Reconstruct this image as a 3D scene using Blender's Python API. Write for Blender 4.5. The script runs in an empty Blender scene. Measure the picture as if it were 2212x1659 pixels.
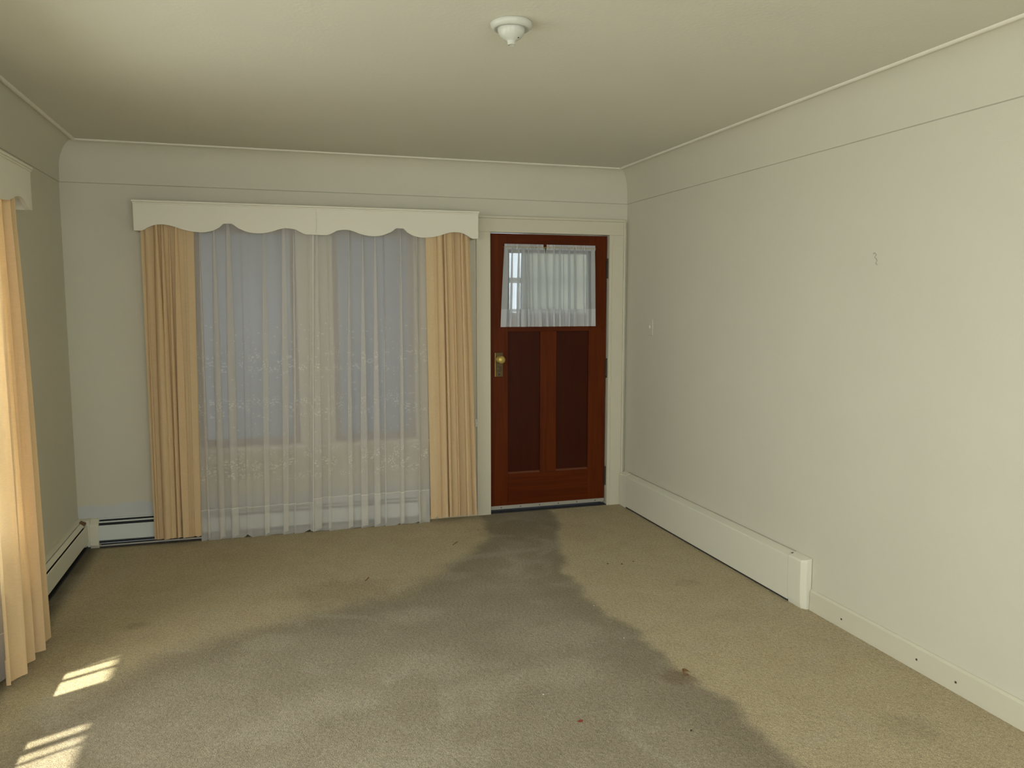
import bpy, bmesh, math, random
from mathutils import Vector, Matrix
random.seed(7)
PI = math.pi
C = bpy.context.scene.collection
scene = bpy.context.scene

# ------------------------------------------------------------------ camera
cam_d = bpy.data.cameras.new('camera'); cam = bpy.data.objects.new('camera', cam_d); C.objects.link(cam)
yaw, pitch, roll, fpx = 0.2975, -0.1029, -0.0003, 1709.3
fwd = Vector((math.sin(yaw)*math.cos(pitch), math.cos(yaw)*math.cos(pitch), math.sin(pitch)))
rgt = Vector((math.cos(yaw), -math.sin(yaw), 0)); up = rgt.cross(fwd)
M = Matrix((rgt, up, -fwd)).transposed().to_4x4(); M.translation = Vector((-2.584, -5.490, 1.549))
cam.matrix_world = M
cam_d.sensor_width = 36.0; cam_d.lens = 36.0*fpx/2212.0; cam_d.clip_start = 0.05
scene.camera = cam

# ------------------------------------------------------------------ world, sun, daylight, exposure
wd = bpy.data.worlds.new('daylight'); scene.world = wd; wd.use_nodes = True
bg = wd.node_tree.nodes['Background']; bg.inputs['Color'].default_value = (0.86, 0.92, 1.0, 1); bg.inputs['Strength'].default_value = 3.6
sd_ = bpy.data.lights.new('sun', 'SUN'); sd_.energy = 15.0; sd_.angle = 0.018; sd_.color = (1.0, 0.93, 0.76)
sun = bpy.data.objects.new('sun', sd_); C.objects.link(sun)
SUN = Vector((0.9, 0.44, -1.78)).normalized()
sun.rotation_euler = SUN.to_track_quat('-Z', 'Y').to_euler()
def area(name, loc, direction, sx, sy, power, color):
    l = bpy.data.lights.new(name, 'AREA'); l.shape = 'RECTANGLE'; l.size = sx; l.size_y = sy; l.energy = power; l.color = color
    o = bpy.data.objects.new(name, l); C.objects.link(o); o.location = loc
    o.rotation_euler = Vector(direction).to_track_quat('-Z', 'Y').to_euler(); return o
area('daylight_left_rear', (-4.02, -5.2, 1.45), (1, 0.15, -0.2), 1.5, 1.3, 31, (0.94, 1.0, 1.0))
area('daylight_left_front', (-4.15, -2.47, 1.35), (1, 0.0, -0.35), 1.6, 1.4, 66, (0.98, 1.0, 0.97))
area('daylight_back', (-2.2, -7.25, 1.5), (0, 1, 0.0), 2.6, 1.4, 43, (0.97, 1.0, 1.0))
area('porch_fill', (-4.3, 1.0, 1.5), (1, 0.05, 0), 0.8, 1.0, 5, (0.86, 0.92, 1.0))  # added fill lamp, brightens the porch wall behind the sheers
vs = scene.view_settings
vs.view_transform = 'Standard'; vs.look = 'None'; vs.gamma = 1.0; vs.use_curve_mapping = False; vs.exposure = -0.15

# ------------------------------------------------------------------ materials
def mat(name):
    m = bpy.data.materials.new(name); m.use_nodes = True
    nt = m.node_tree; return m, nt, nt.nodes['Principled BSDF']
def N(nt, t, **k):
    n = nt.nodes.new(t)
    for a, b in k.items(): setattr(n, a, b)
    return n
def col(c): return (c[0], c[1], c[2], 1)
def painted(name, c, rough=0.6, vary=0.04, bump=0.15, scale=3.0, fine=120.0, spec=0.3):
    m, nt, b = mat(name)
    tc = N(nt, 'ShaderNodeTexCoord')
    n1 = N(nt, 'ShaderNodeTexNoise'); n1.inputs['Scale'].default_value = scale; n1.inputs['Detail'].default_value = 4
    nt.links.new(tc.outputs['Object'], n1.inputs['Vector'])
    r = N(nt, 'ShaderNodeMix', data_type='RGBA')
    r.inputs[6].default_value = col([x*(1-vary) for x in c]); r.inputs[7].default_value = col([min(1, x*(1+vary)) for x in c])
    nt.links.new(n1.outputs['Fac'], r.inputs[0]); nt.links.new(r.outputs[2], b.inputs['Base Color'])
    n2 = N(nt, 'ShaderNodeTexNoise'); n2.inputs['Scale'].default_value = fine; n2.inputs['Detail'].default_value = 3
    nt.links.new(tc.outputs['Object'], n2.inputs['Vector'])
    bp = N(nt, 'ShaderNodeBump'); bp.inputs['Strength'].default_value = bump; bp.inputs['Distance'].default_value = 0.002
    nt.links.new(n2.outputs['Fac'], bp.inputs['Height']); nt.links.new(bp.outputs['Normal'], b.inputs['Normal'])
    b.inputs['Roughness'].default_value = rough; b.inputs['Specular IOR Level'].default_value = spec
    return m
WALLC = (0.652, 0.625, 0.503)
M_wall = painted('wall_paint', WALLC, 0.65, 0.03, 0.2)
M_ceil = painted('ceiling_paint', (0.70, 0.675, 0.57), 0.8, 0.04, 0.35, 1.6, 60)
M_trim = painted('trim_paint', (0.655, 0.62, 0.48), 0.4, 0.02, 0.05)
M_heat = painted('heater_paint', (0.74, 0.72, 0.59), 0.4, 0.02, 0.03)
M_heat2 = painted('heater_white_enamel', (0.66, 0.71, 0.68), 0.35, 0.02, 0.03)
M_pelmet = painted('pelmet_paint', (0.80, 0.77, 0.64), 0.45, 0.02, 0.05)
M_dark = painted('dark_recess', (0.035, 0.035, 0.035), 0.7, 0.1, 0.1)
M_slot = painted('heater_fins', (0.03, 0.035, 0.04), 0.5, 0.3, 0.4)
M_porc = painted('porcelain', (0.57, 0.575, 0.50), 0.25, 0.02, 0.02)
M_alu = painted('aluminium', (0.50, 0.48, 0.42), 0.45, 0.05, 0.05); M_alu.node_tree.nodes['Principled BSDF'].inputs['Metallic'].default_value = 0.5
M_brass = painted('aged_brass', (0.55, 0.42, 0.12), 0.42, 0.1, 0.05)
M_brass.node_tree.nodes['Principled BSDF'].inputs['Metallic'].default_value = 0.6
M_brassd = painted('tarnished_brass', (0.13, 0.09, 0.04), 0.5, 0.3, 0.4, 40)
M_brassd.node_tree.nodes['Principled BSDF'].inputs['Metallic'].default_value = 0.5
M_hinge = painted('dark_hinge_metal', (0.05, 0.042, 0.03), 0.5, 0.2, 0.1)
M_porch = painted('porch_wall_paint', (0.32, 0.345, 0.39), 0.7, 0.03, 0.1)
M_porchf = painted('porch_floor_paint', (0.3, 0.3, 0.3), 0.7, 0.03, 0.1)
M_rust = painted('red_brown_leaf', (0.26, 0.055, 0.03), 0.6, 0.2, 0.2, 60)
M_leaf = painted('dry_brown_leaf', (0.17, 0.09, 0.035), 0.7, 0.2, 0.3, 60)
M_speck = painted('dark_debris', (0.06, 0.045, 0.025), 0.8, 0.2, 0.3, 90)
M_white = painted('white_crumb', (0.8, 0.8, 0.75), 0.6, 0.05, 0.1)
M_scuff = painted('chipped_plaster', (0.42, 0.40, 0.33), 0.8, 0.1, 0.3, 60)
M_cap = painted('cleat_plastic', (0.75, 0.74, 0.66), 0.4, 0.02, 0.02)
M_sill = painted('gloss_sill_paint', (0.82, 0.78, 0.66), 0.3, 0.02, 0.02)

M_seam_gapshade = painted('dusty_seam_gap_shade', (0.45, 0.43, 0.34), 0.9, 0.2, 0.1)  # seam dust; also colours the gap shadow above the heater cover
M_sash = painted('shaded_sash_paint', (0.36, 0.29, 0.24), 0.6, 0.1, 0.1)  # browned to hold the sash's shadow line above the sill
def far_wall_mat():
    m = painted('far_wall_paint', WALLC, 0.65, 0.03, 0.2)
    nt = m.node_tree; b = nt.nodes['Principled BSDF']
    src = b.inputs['Base Color'].links[0].from_socket
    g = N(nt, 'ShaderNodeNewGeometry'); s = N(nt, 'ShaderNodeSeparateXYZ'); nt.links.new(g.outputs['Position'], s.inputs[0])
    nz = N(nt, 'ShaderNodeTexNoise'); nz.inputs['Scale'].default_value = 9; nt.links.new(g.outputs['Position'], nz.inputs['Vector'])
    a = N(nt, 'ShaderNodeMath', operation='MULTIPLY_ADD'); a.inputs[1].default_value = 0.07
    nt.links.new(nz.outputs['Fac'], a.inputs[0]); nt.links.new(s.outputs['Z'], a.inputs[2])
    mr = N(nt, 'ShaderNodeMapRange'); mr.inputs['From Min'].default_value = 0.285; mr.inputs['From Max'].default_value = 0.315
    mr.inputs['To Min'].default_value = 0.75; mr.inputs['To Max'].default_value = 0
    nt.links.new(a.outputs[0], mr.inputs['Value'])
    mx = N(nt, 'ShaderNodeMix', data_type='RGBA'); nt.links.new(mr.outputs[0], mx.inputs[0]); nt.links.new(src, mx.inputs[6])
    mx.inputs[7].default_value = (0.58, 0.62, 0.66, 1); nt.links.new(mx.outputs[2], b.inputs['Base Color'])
    return m
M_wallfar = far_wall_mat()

def wood(name, c1, c2, vertical=True, rough=0.42):
    m, nt, b = mat(name)
    tc = N(nt, 'ShaderNodeTexCoord'); mp = N(nt, 'ShaderNodeMapping')
    mp.inputs['Scale'].default_value = (38, 38, 2.2) if vertical else (2.2, 38, 38)
    nt.links.new(tc.outputs['Object'], mp.inputs[0])
    n = N(nt, 'ShaderNodeTexNoise'); n.inputs['Scale'].default_value = 1.0; n.inputs['Detail'].default_value = 6; n.inputs['Distortion'].default_value = 0.6
    nt.links.new(mp.outputs[0], n.inputs['Vector'])
    cr = N(nt, 'ShaderNodeValToRGB'); cr.color_ramp.elements[0].position = 0.3; cr.color_ramp.elements[1].position = 0.72
    cr.color_ramp.elements[0].color = col(c1); cr.color_ramp.elements[1].color = col(c2)
    nt.links.new(n.outputs['Fac'], cr.inputs[0])
    # wide hue drift along the board
    n2 = N(nt, 'ShaderNodeTexNoise'); n2.inputs['Scale'].default_value = 3.0; nt.links.new(tc.outputs['Object'], n2.inputs['Vector'])
    mx = N(nt, 'ShaderNodeMix', data_type='RGBA', blend_type='MULTIPLY'); mx.inputs[7].default_value = (0.8, 0.7, 0.6, 1)
    nt.links.new(n2.outputs['Fac'], mx.inputs[0]); nt.links.new(cr.outputs[0], mx.inputs[6]); nt.links.new(mx.outputs[2], b.inputs['Base Color'])
    b.inputs['Roughness'].default_value = rough; b.inputs['Specular IOR Level'].default_value = 0.12
    return m
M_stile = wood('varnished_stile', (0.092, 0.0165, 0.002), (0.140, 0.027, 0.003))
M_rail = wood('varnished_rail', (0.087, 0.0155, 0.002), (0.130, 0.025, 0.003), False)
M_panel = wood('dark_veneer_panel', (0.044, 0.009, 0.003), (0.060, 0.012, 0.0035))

def cloth(name, c, transp=0.0, transl=0.35, weave=0.0, lace=False):
    m = bpy.data.materials.new(name); m.use_nodes = True; nt = m.node_tree
    nt.nodes.remove(nt.nodes['Principled BSDF']); out = nt.nodes['Material Output']
    df = N(nt, 'ShaderNodeBsdfDiffuse'); tl = N(nt, 'ShaderNodeBsdfTranslucent')
    df.inputs['Color'].default_value = col(c); tl.inputs['Color'].default_value = col(c)
    if weave:
        tc = N(nt, 'ShaderNodeTexCoord'); mp = N(nt, 'ShaderNodeMapping'); mp.inputs['Scale'].default_value = (60, 60, 420)
        nt.links.new(tc.outputs['Object'], mp.inputs[0])
        n = N(nt, 'ShaderNodeTexNoise'); n.inputs['Scale'].default_value = 1; n.inputs['Detail'].default_value = 3; nt.links.new(mp.outputs[0], n.inputs['Vector'])
        r = N(nt, 'ShaderNodeMix', data_type='RGBA'); r.inputs[6].default_value = col([x*(1-weave) for x in c]); r.inputs[7].default_value = col([min(1, x*(1+weave)) for x in c])
        nt.links.new(n.outputs['Fac'], r.inputs[0]); nt.links.new(r.outputs[2], df.inputs['Color']); nt.links.new(r.outputs[2], tl.inputs['Color'])
        bp = N(nt, 'ShaderNodeBump'); bp.inputs['Strength'].default_value = 0.5; bp.inputs['Distance'].default_value = 0.001
        nt.links.new(n.outputs['Fac'], bp.inputs['Height']); nt.links.new(bp.outputs['Normal'], df.inputs['Normal'])
    mx = N(nt, 'ShaderNodeMixShader'); mx.inputs[0].default_value = transl
    nt.links.new(df.outputs[0], mx.inputs[1]); nt.links.new(tl.outputs[0], mx.inputs[2])
    last = mx.outputs[0]
    if transp:
        tr = N(nt, 'ShaderNodeBsdfTransparent'); m2 = N(nt, 'ShaderNodeMixShader')
        m2.inputs[0].default_value = transp
        nt.links.new(last, m2.inputs[1]); nt.links.new(tr.outputs[0], m2.inputs[2]); last = m2.outputs[0]
        if lace:
            # embroidered sprigs: uv.x across the flat cloth, uv.y height in metres
            uv = N(nt, 'ShaderNodeUVMap'); uv.uv_map = 'UVMap'
            s = N(nt, 'ShaderNodeSeparateXYZ'); nt.links.new(uv.outputs[0], s.inputs[0])
            def cluster(scale, thr0, thr1):
                v = N(nt, 'ShaderNodeTexVoronoi'); v.voronoi_dimensions = '2D'; v.inputs['Scale'].default_value = scale; v.inputs['Randomness'].default_value = 0.95
                nt.links.new(uv.outputs[0], v.inputs['Vector'])
                r_ = N(nt, 'ShaderNodeMapRange'); r_.inputs['From Min'].default_value = thr0; r_.inputs['From Max'].default_value = thr1
                r_.inputs['To Min'].default_value = 1; r_.inputs['To Max'].default_value = 0
                nt.links.new(v.outputs['Distance'], r_.inputs['Value']); return r_.outputs[0]
            fine = cluster(62, 0.22, 0.42); clus = cluster(11, 0.22, 0.46); tiny = cluster(15, 0.04, 0.10)
            def band(z0, z1, soft=0.03):
                a = N(nt, 'ShaderNodeMapRange'); a.inputs['From Min'].default_value = z0; a.inputs['From Max'].default_value = z0+soft
                b_ = N(nt, 'ShaderNodeMapRange'); b_.inputs['From Min'].default_value = z1-soft; b_.inputs['From Max'].default_value = z1; b_.inputs['To Min'].default_value = 1; b_.inputs['To Max'].default_value = 0
                nt.links.new(s.outputs['Y'], a.inputs['Value']); nt.links.new(s.outputs['Y'], b_.inputs['Value'])
                k = N(nt, 'ShaderNodeMath', operation='MULTIPLY'); nt.links.new(a.outputs[0], k.inputs[0]); nt.links.new(b_.outputs[0], k.inputs[1]); return k.outputs[0]
            def mul(a, b_):
                k = N(nt, 'ShaderNodeMath', operation='MULTIPLY')
                for i, q in enumerate((a, b_)):
                    if isinstance(q, (int, float)): k.inputs[i].default_value = q
                    else: nt.links.new(q, k.inputs[i])
                return k.outputs[0]
            def mxm(a, b_):
                k = N(nt, 'ShaderNodeMath', operation='MAXIMUM'); nt.links.new(a, k.inputs[0]); nt.links.new(b_, k.inputs[1]); return k.outputs[0]
            def addm(a, b_):
                k = N(nt, 'ShaderNodeMath', operation='ADD'); nt.links.new(a, k.inputs[0]); nt.links.new(b_, k.inputs[1]); return k.outputs[0]
            sprig = mul(clus, fine)
            e = mul(mul(sprig, band(0.36, 0.60, 0.07)), 0.55)
            e = addm(e, mul(mul(sprig, band(0.78, 0.94)), 0.35)); e = addm(e, mul(mul(sprig, band(1.08, 1.24)), 0.33))
            e = addm(e, mul(mul(tiny, band(0.6, 1.5, 0.1)), 0.25))
            cut = N(nt, 'ShaderNodeMath', operation='MULTIPLY_ADD', use_clamp=True); nt.links.new(e, cut.inputs[0]); cut.inputs[1].default_value = -transp*0.95; cut.inputs[2].default_value = transp
            nt.links.new(cut.outputs[0], m2.inputs[0])
            bc = N(nt, 'ShaderNodeMix', data_type='RGBA'); nt.links.new(e, bc.inputs[0]); bc.inputs[6].default_value = col(c); bc.inputs[7].default_value = (0.93, 0.91, 0.84, 1)
            nt.links.new(bc.outputs[2], df.inputs['Color']); nt.links.new(bc.outputs[2], tl.inputs['Color'])
    nt.links.new(last, out.inputs['Surface']); return m
M_drape = cloth('peach_drape_cloth', (0.86, 0.66, 0.395), 0, 0.31, 0.10)
M_sheer = cloth('sheer_voile', (0.86, 0.83, 0.78), 0.42, 0.42, 0, True)
M_hem = cloth('sheer_double_hem', (0.88, 0.86, 0.81), 0.36, 0.35)
M_seam = cloth('sheer_seam', (0.85, 0.83, 0.75), 0.1, 0.3)
M_cafe = cloth('door_voile', (0.74, 0.77, 0.77), 0.28, 0.45)
M_cafeh = cloth('door_voile_hem', (0.78, 0.80, 0.82), 0.12, 0.35)
M_shade = cloth('roller_shade_cloth', (0.64, 0.62, 0.49), 0, 0.6)

def glass_mat():
    m = bpy.data.materials.new('window_glass'); m.use_nodes = True; nt = m.node_tree
    nt.nodes.remove(nt.nodes['Principled BSDF']); out = nt.nodes['Material Output']
    t = N(nt, 'ShaderNodeBsdfTransparent'); t.inputs[0].default_value = (0.93, 0.95, 0.95, 1)
    g = N(nt, 'ShaderNodeBsdfGlossy'); g.inputs['Roughness'].default_value = 0.22
    mx = N(nt, 'ShaderNodeMixShader'); mx.inputs[0].default_value = 0.02
    nt.links.new(t.outputs[0], mx.inputs[1]); nt.links.new(g.outputs[0], mx.inputs[2]); nt.links.new(mx.outputs[0], out.inputs['Surface'])
    return m
M_glass = glass_mat()

def carpet_mat():
    m, nt, b = mat('beige_cut_pile_carpet')
    g = N(nt, 'ShaderNodeNewGeometry'); P = g.outputs['Position']
    def noise(s, d=4, dist=0.0, vec=P):
        n = N(nt, 'ShaderNodeTexNoise'); n.inputs['Scale'].default_value = s; n.inputs['Detail'].default_value = d; n.inputs['Distortion'].default_value = dist
        nt.links.new(vec, n.inputs['Vector']); return n.outputs['Fac']
    def m2(op, a, b_, c=None, clamp=False):
        k = N(nt, 'ShaderNodeMath', operation=op, use_clamp=clamp)
        for i, q in enumerate((a, b_, c)):
            if q is None: continue
            if isinstance(q, (int, float)): k.inputs[i].default_value = q
            else: nt.links.new(q, k.inputs[i])
        return k.outputs[0]
    def mr(v, a, b_, c, d, smooth=True):
        k = N(nt, 'ShaderNodeMapRange'); k.interpolation_type = 'SMOOTHSTEP' if smooth else 'LINEAR'
        k.inputs['From Min'].default_value = a; k.inputs['From Max'].default_value = b_; k.inputs['To Min'].default_value = c; k.inputs['To Max'].default_value = d
        nt.links.new(v, k.inputs['Value']); return k.outputs[0]
    def mixc(f, c1, c2, bt='MIX'):
        k = N(nt, 'ShaderNodeMix', data_type='RGBA', blend_type=bt)
        for i, q in ((0, f), (6, c1), (7, c2)):
            if isinstance(q, (tuple, list)): k.inputs[i].default_value = col(q)
            elif isinstance(q, (int, float)): k.inputs[i].default_value = q
            else: nt.links.new(q, k.inputs[i])
        return k.outputs[2]
    at = N(nt, 'ShaderNodeAttribute', attribute_name='wear'); sdv = at.outputs['Fac']
    at2 = N(nt, 'ShaderNodeAttribute', attribute_name='soft'); soft = at2.outputs['Fac']
    wob = m2('MULTIPLY_ADD', noise(5.5, 5, 0.4), 0.16, -0.08)
    sdn = m2('ADD', sdv, wob)
    sdn = m2('DIVIDE', sdn, soft)
    worn = mr(sdn, -1, 1, 0, 1)
    edge = m2('MULTIPLY', mr(sdn, -0.9, 0.8, 0, 1), mr(sdv, 0.02, 0.36, 1, 0))
    clean = mixc(noise(7, 6, 0.8), (0.45, 0.365, 0.215), (0.59, 0.50, 0.315))
    dirty = mixc(noise(4.5, 6, 0.5), (0.285, 0.235, 0.155), (0.41, 0.35, 0.25))
    base = mixc(worn, clean, dirty)
    base = mixc(m2('MULTIPLY', edge, 0.38), base, (0.215, 0.17, 0.098))
    # brown stain in front of the door
    def spot(x, y, r, k, c, sx=1.0):
        v = N(nt, 'ShaderNodeVectorMath', operation='SUBTRACT'); nt.links.new(P, v.inputs[0]); v.inputs[1].default_value = (x, y, 0)
        w = N(nt, 'ShaderNodeVectorMath', operation='MULTIPLY'); nt.links.new(v.outputs[0], w.inputs[0]); w.inputs[1].default_value = (1/sx, 1, 1)
        l = N(nt, 'ShaderNodeVectorMath', operation='LENGTH'); nt.links.new(w.outputs[0], l.inputs[0])
        d = m2('ADD', l.outputs['Value'], m2('MULTIPLY_ADD', noise(9, 5, 0.6), r*1.2, -r*0.6))
        return mixc(m2('MULTIPLY', mr(d, r*0.3, r, 1, 0), k), base, c)
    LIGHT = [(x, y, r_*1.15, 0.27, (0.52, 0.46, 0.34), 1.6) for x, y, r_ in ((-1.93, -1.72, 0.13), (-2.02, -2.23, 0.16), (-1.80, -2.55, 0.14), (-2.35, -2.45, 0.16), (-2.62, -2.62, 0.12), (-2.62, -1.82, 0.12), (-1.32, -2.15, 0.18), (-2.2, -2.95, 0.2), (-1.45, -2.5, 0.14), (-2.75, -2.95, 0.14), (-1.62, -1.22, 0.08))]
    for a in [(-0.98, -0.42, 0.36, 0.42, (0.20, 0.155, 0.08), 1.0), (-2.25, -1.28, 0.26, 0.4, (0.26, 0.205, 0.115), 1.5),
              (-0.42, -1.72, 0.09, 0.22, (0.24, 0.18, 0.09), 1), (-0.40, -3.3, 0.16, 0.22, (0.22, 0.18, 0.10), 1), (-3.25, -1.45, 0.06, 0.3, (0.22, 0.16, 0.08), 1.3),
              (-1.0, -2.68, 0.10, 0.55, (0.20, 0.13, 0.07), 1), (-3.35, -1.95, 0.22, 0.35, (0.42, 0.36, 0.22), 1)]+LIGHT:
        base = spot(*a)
    # darker line along the left and far heaters
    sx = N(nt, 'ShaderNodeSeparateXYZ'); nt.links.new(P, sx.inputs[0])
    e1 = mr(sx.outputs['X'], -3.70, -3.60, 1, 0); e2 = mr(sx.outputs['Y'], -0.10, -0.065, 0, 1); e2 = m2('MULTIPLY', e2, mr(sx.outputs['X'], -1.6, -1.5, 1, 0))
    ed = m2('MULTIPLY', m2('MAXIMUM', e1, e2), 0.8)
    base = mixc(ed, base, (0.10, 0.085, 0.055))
    # random lighter patches
    base = mixc(m2('MULTIPLY', mr(noise(2.6, 3, 1.2), 0.55, 0.72, 0, 1), 0.30), base, (0.50, 0.45, 0.34))
    spk = m2('MULTIPLY', mr(noise(240, 2), 0.36, 0.64, 0.72, 1.26, False), mr(noise(75, 3, 0.6), 0.34, 0.62, 0.86, 1.12, False))
    g3 = N(nt, 'ShaderNodeCombineXYZ')
    for i in range(3): nt.links.new(spk, g3.inputs[i])
    base = mixc(1.0, base, g3.outputs[0], 'MULTIPLY')
    nt.links.new(base, b.inputs['Base Color'])
    b.inputs['Roughness'].default_value = 0.95; b.inputs['Specular IOR Level'].default_value = 0.05
    b.inputs['Sheen Weight'].default_value = 0.1; b.inputs['Sheen Roughness'].default_value = 0.5
    h = m2('ADD', m2('MULTIPLY', noise(230, 3), 0.6), m2('MULTIPLY', noise(60, 4, 0.5), 0.9))
    bp = N(nt, 'ShaderNodeBump'); bp.inputs['Strength'].default_value = 0.9; bp.inputs['Distance'].default_value = 0.014
    nt.links.new(h, bp.inputs['Height']); nt.links.new(bp.outputs['Normal'], b.inputs['Normal'])
    return m
M_carpet = carpet_mat()

# ------------------------------------------------------------------ mesh helpers
class MB:
    def __init__(s): s.v = []; s.f = []
    def box(s, x0, x1, y0, y1, z0, z1):
        n = len(s.v)
        s.v += [(x, y, z) for z in (z0, z1) for y in (y0, y1) for x in (x0, x1)]
        s.f += [[n+i for i in q] for q in ((0, 2, 3, 1), (4, 5, 7, 6), (0, 1, 5, 4), (2, 6, 7, 3), (0, 4, 6, 2), (1, 3, 7, 5))]; return s
    def prism(s, pts, mp, a, b):      # 2-D outline swept between a and b; mp(u,v,t)->xyz
        n = len(s.v); k = len(pts)
        s.v += [mp(u, v, a) for u, v in pts] + [mp(u, v, b) for u, v in pts]
        s.f += [[n+i for i in range(k)][::-1], [n+k+i for i in range(k)]]
        s.f += [[n+i, n+(i+1) % k, n+k+(i+1) % k, n+k+i] for i in range(k)]; return s
    def lathe(s, prof, o, ax=(0, 0, 1), seg=40):
        ax = Vector(ax).normalized(); t = ax.orthogonal().normalized(); bt = ax.cross(t); o = Vector(o); n = len(s.v); m = len(prof)
        for i in range(seg):
            a = 2*PI*i/seg; d = t*math.cos(a)+bt*math.sin(a)
            s.v += [tuple(o+ax*h+d*r) for r, h in prof]
        for i in range(seg):
            j = (i+1) % seg
            for q in range(m-1): s.f.append([n+i*m+q, n+j*m+q, n+j*m+q+1, n+i*m+q+1])
        return s
    def tube(s, pts, r, seg=10):
        pts = [Vector(p) for p in pts]; n = len(s.v)
        for i, p in enumerate(pts):
            d = (pts[min(i+1, len(pts)-1)]-pts[max(i-1, 0)]).normalized(); t = d.orthogonal().normalized(); b = d.cross(t)
            s.v += [tuple(p+t*r*math.cos(2*PI*k/seg)+b*r*math.sin(2*PI*k/seg)) for k in range(seg)]
        for i in range(len(pts)-1):
            for k in range(seg): s.f.append([n+i*seg+k, n+i*seg+(k+1) % seg, n+(i+1)*seg+(k+1) % seg, n+(i+1)*seg+k])
        s.f.append([n+k for k in range(seg)][::-1]); s.f.append([n+(len(pts)-1)*seg+k for k in range(seg)]); return s
    def build(s, name, m, parent=None, bevel=0.0, smooth=False, **tags):
        me = bpy.data.meshes.new(name); me.from_pydata([tuple(v) for v in s.v], [], s.f); me.update()
        bm = bmesh.new(); bm.from_mesh(me); bmesh.ops.recalc_face_normals(bm, faces=bm.faces); bm.to_mesh(me); bm.free()
        o = bpy.data.objects.new(name, me); C.objects.link(o); me.materials.append(m)
        if parent is not None:
            o.parent = parent; o.matrix_parent_inverse = Matrix.Translation(parent.location).inverted()
        if bevel:
            b = o.modifiers.new('bevel', 'BEVEL'); b.width = bevel; b.segments = 2; b.limit_method = 'ANGLE'; b.angle_limit = 0.6
        if smooth:
            for p in me.polygons: p.use_smooth = True
        for k, v in tags.items(): o[k] = v
        return o
def empty(name, loc, **tags):
    o = bpy.data.objects.new(name, None); C.objects.link(o); o.location = loc; o.empty_display_size = 0.1
    for k, v in tags.items(): o[k] = v
    return o
ST = dict(kind='structure')

# ------------------------------------------------------------------ room shell
XL, YB, HC = -3.776, -7.0, 2.517
HP = 2.278                      # height of the plaster line under the cove
# floor with a field that follows the dirty walking path
wear = [(-1.15, 0.1), (-1.17, -0.28), (-1.22, -0.56), (-1.40, -0.83), (-1.69, -1.163), (-1.975, -1.42), (-2.36, -1.53), (-2.67, -1.671), (-2.874, -1.744), (-3.109, -1.894),
        (-3.26, -2.065), (-3.40, -2.177), (-3.484, -2.295), (-3.52, -2.60), (-3.40, -4.0), (-3.3, -7.2), (-0.9, -7.2), (-0.93, -4.0), (-0.943, -3.38), (-0.93, -3.173), (-0.90, -2.978),
        (-0.955, -2.768), (-1.0, -2.631), (-0.955, -2.411), (-0.97, -2.108), (-1.02, -1.878), (-0.99, -1.296), (-0.86, -0.95), (-0.79, -0.692), (-0.66, -0.3), (-0.60, 0.1)]
def sdist(x, y):
    d = 1e9; ins = False; n = len(wear)
    for i in range(n):
        ax, ay = wear[i]; bx, by = wear[(i+1) % n]
        dx, dy = bx-ax, by-ay; t = max(0, min(1, ((x-ax)*dx+(y-ay)*dy)/(dx*dx+dy*dy)))
        d = min(d, math.hypot(x-ax-t*dx, y-ay-t*dy))
        if (ay > y) != (by > y) and x < (bx-ax)*(y-ay)/(by-ay)+ax: ins = not ins
    return d if ins else -d
nx, ny = 120, 200
x0, x1, y0, y1 = XL-0.1, 0.1, YB-0.1, 0.16
fl = MB(); wv = []; sv = []
for j in range(ny+1):
    for i in range(nx+1):
        x = x0+(x1-x0)*i/nx; y = y0+(y1-y0)*j/ny
        fl.v.append((x, y, 0)); wv.append(sdist(x, y))
        t = max(0, min(1, (-x-1.3)/0.6)); sv.append(0.045*(1-t)+0.16*t)
for j in range(ny):
    for i in range(nx):
        a = j*(nx+1)+i; fl.f.append([a, a+1, a+nx+2, a+nx+1])
floor = fl.build('floor', M_carpet, **ST)
for nm, arr in (('wear', wv), ('soft', sv)):
    at = floor.data.attributes.new(nm, 'FLOAT', 'POINT'); at.data.foreach_set('value', arr)

def wall(name, axis, p0, p1, a0, a1, z1, holes, m):
    us = sorted({a0, a1}|{h[0] for h in holes}|{h[1] for h in holes}); zs = sorted({-0.02, z1}|{h[2] for h in holes}|{h[3] for h in holes})
    b = MB()
    for i in range(len(us)-1):
        for j in range(len(zs)-1):
            uc, zc = (us[i]+us[i+1])/2, (zs[j]+zs[j+1])/2
            if any(h[0] < uc < h[1] and h[2] < zc < h[3] for h in holes): continue
            if axis == 'x': b.box(us[i], us[i+1], p0, p1, zs[j], zs[j+1])
            else: b.box(p0, p1, us[i], us[i+1], zs[j], zs[j+1])
    return b.build(name, m, **ST)
DX0, DX1, DZ = -1.067, -0.150, 2.044
WX0, WX1, WZ0, WZ1 = -3.06, -1.585, 0.575, 2.06
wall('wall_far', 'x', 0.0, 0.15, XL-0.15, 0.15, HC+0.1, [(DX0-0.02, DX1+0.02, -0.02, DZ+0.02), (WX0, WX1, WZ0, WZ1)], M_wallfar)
wall('wall_right', 'y', 0.0, 0.15, YB-0.15, 0.0, HC+0.1, [], M_wall)
L2 = (-3.25, -1.68, 0.575, 2.06)
wall('wall_left', 'y', XL-0.15, XL, YB-0.15, 0.0, HC+0.1, [L2, (-5.95, -4.45, 0.8, 2.1)], M_wall)
wall('wall_back', 'x', YB-0.15, YB, XL-0.15, 0.15, HC+0.1, [(-3.5, -0.9, 0.8, 2.2)], M_wall)
MB().box(XL-0.15, 0.15, YB-0.15, 0.15, HC, HC+0.12).build('ceiling', M_ceil, **ST)

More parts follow.
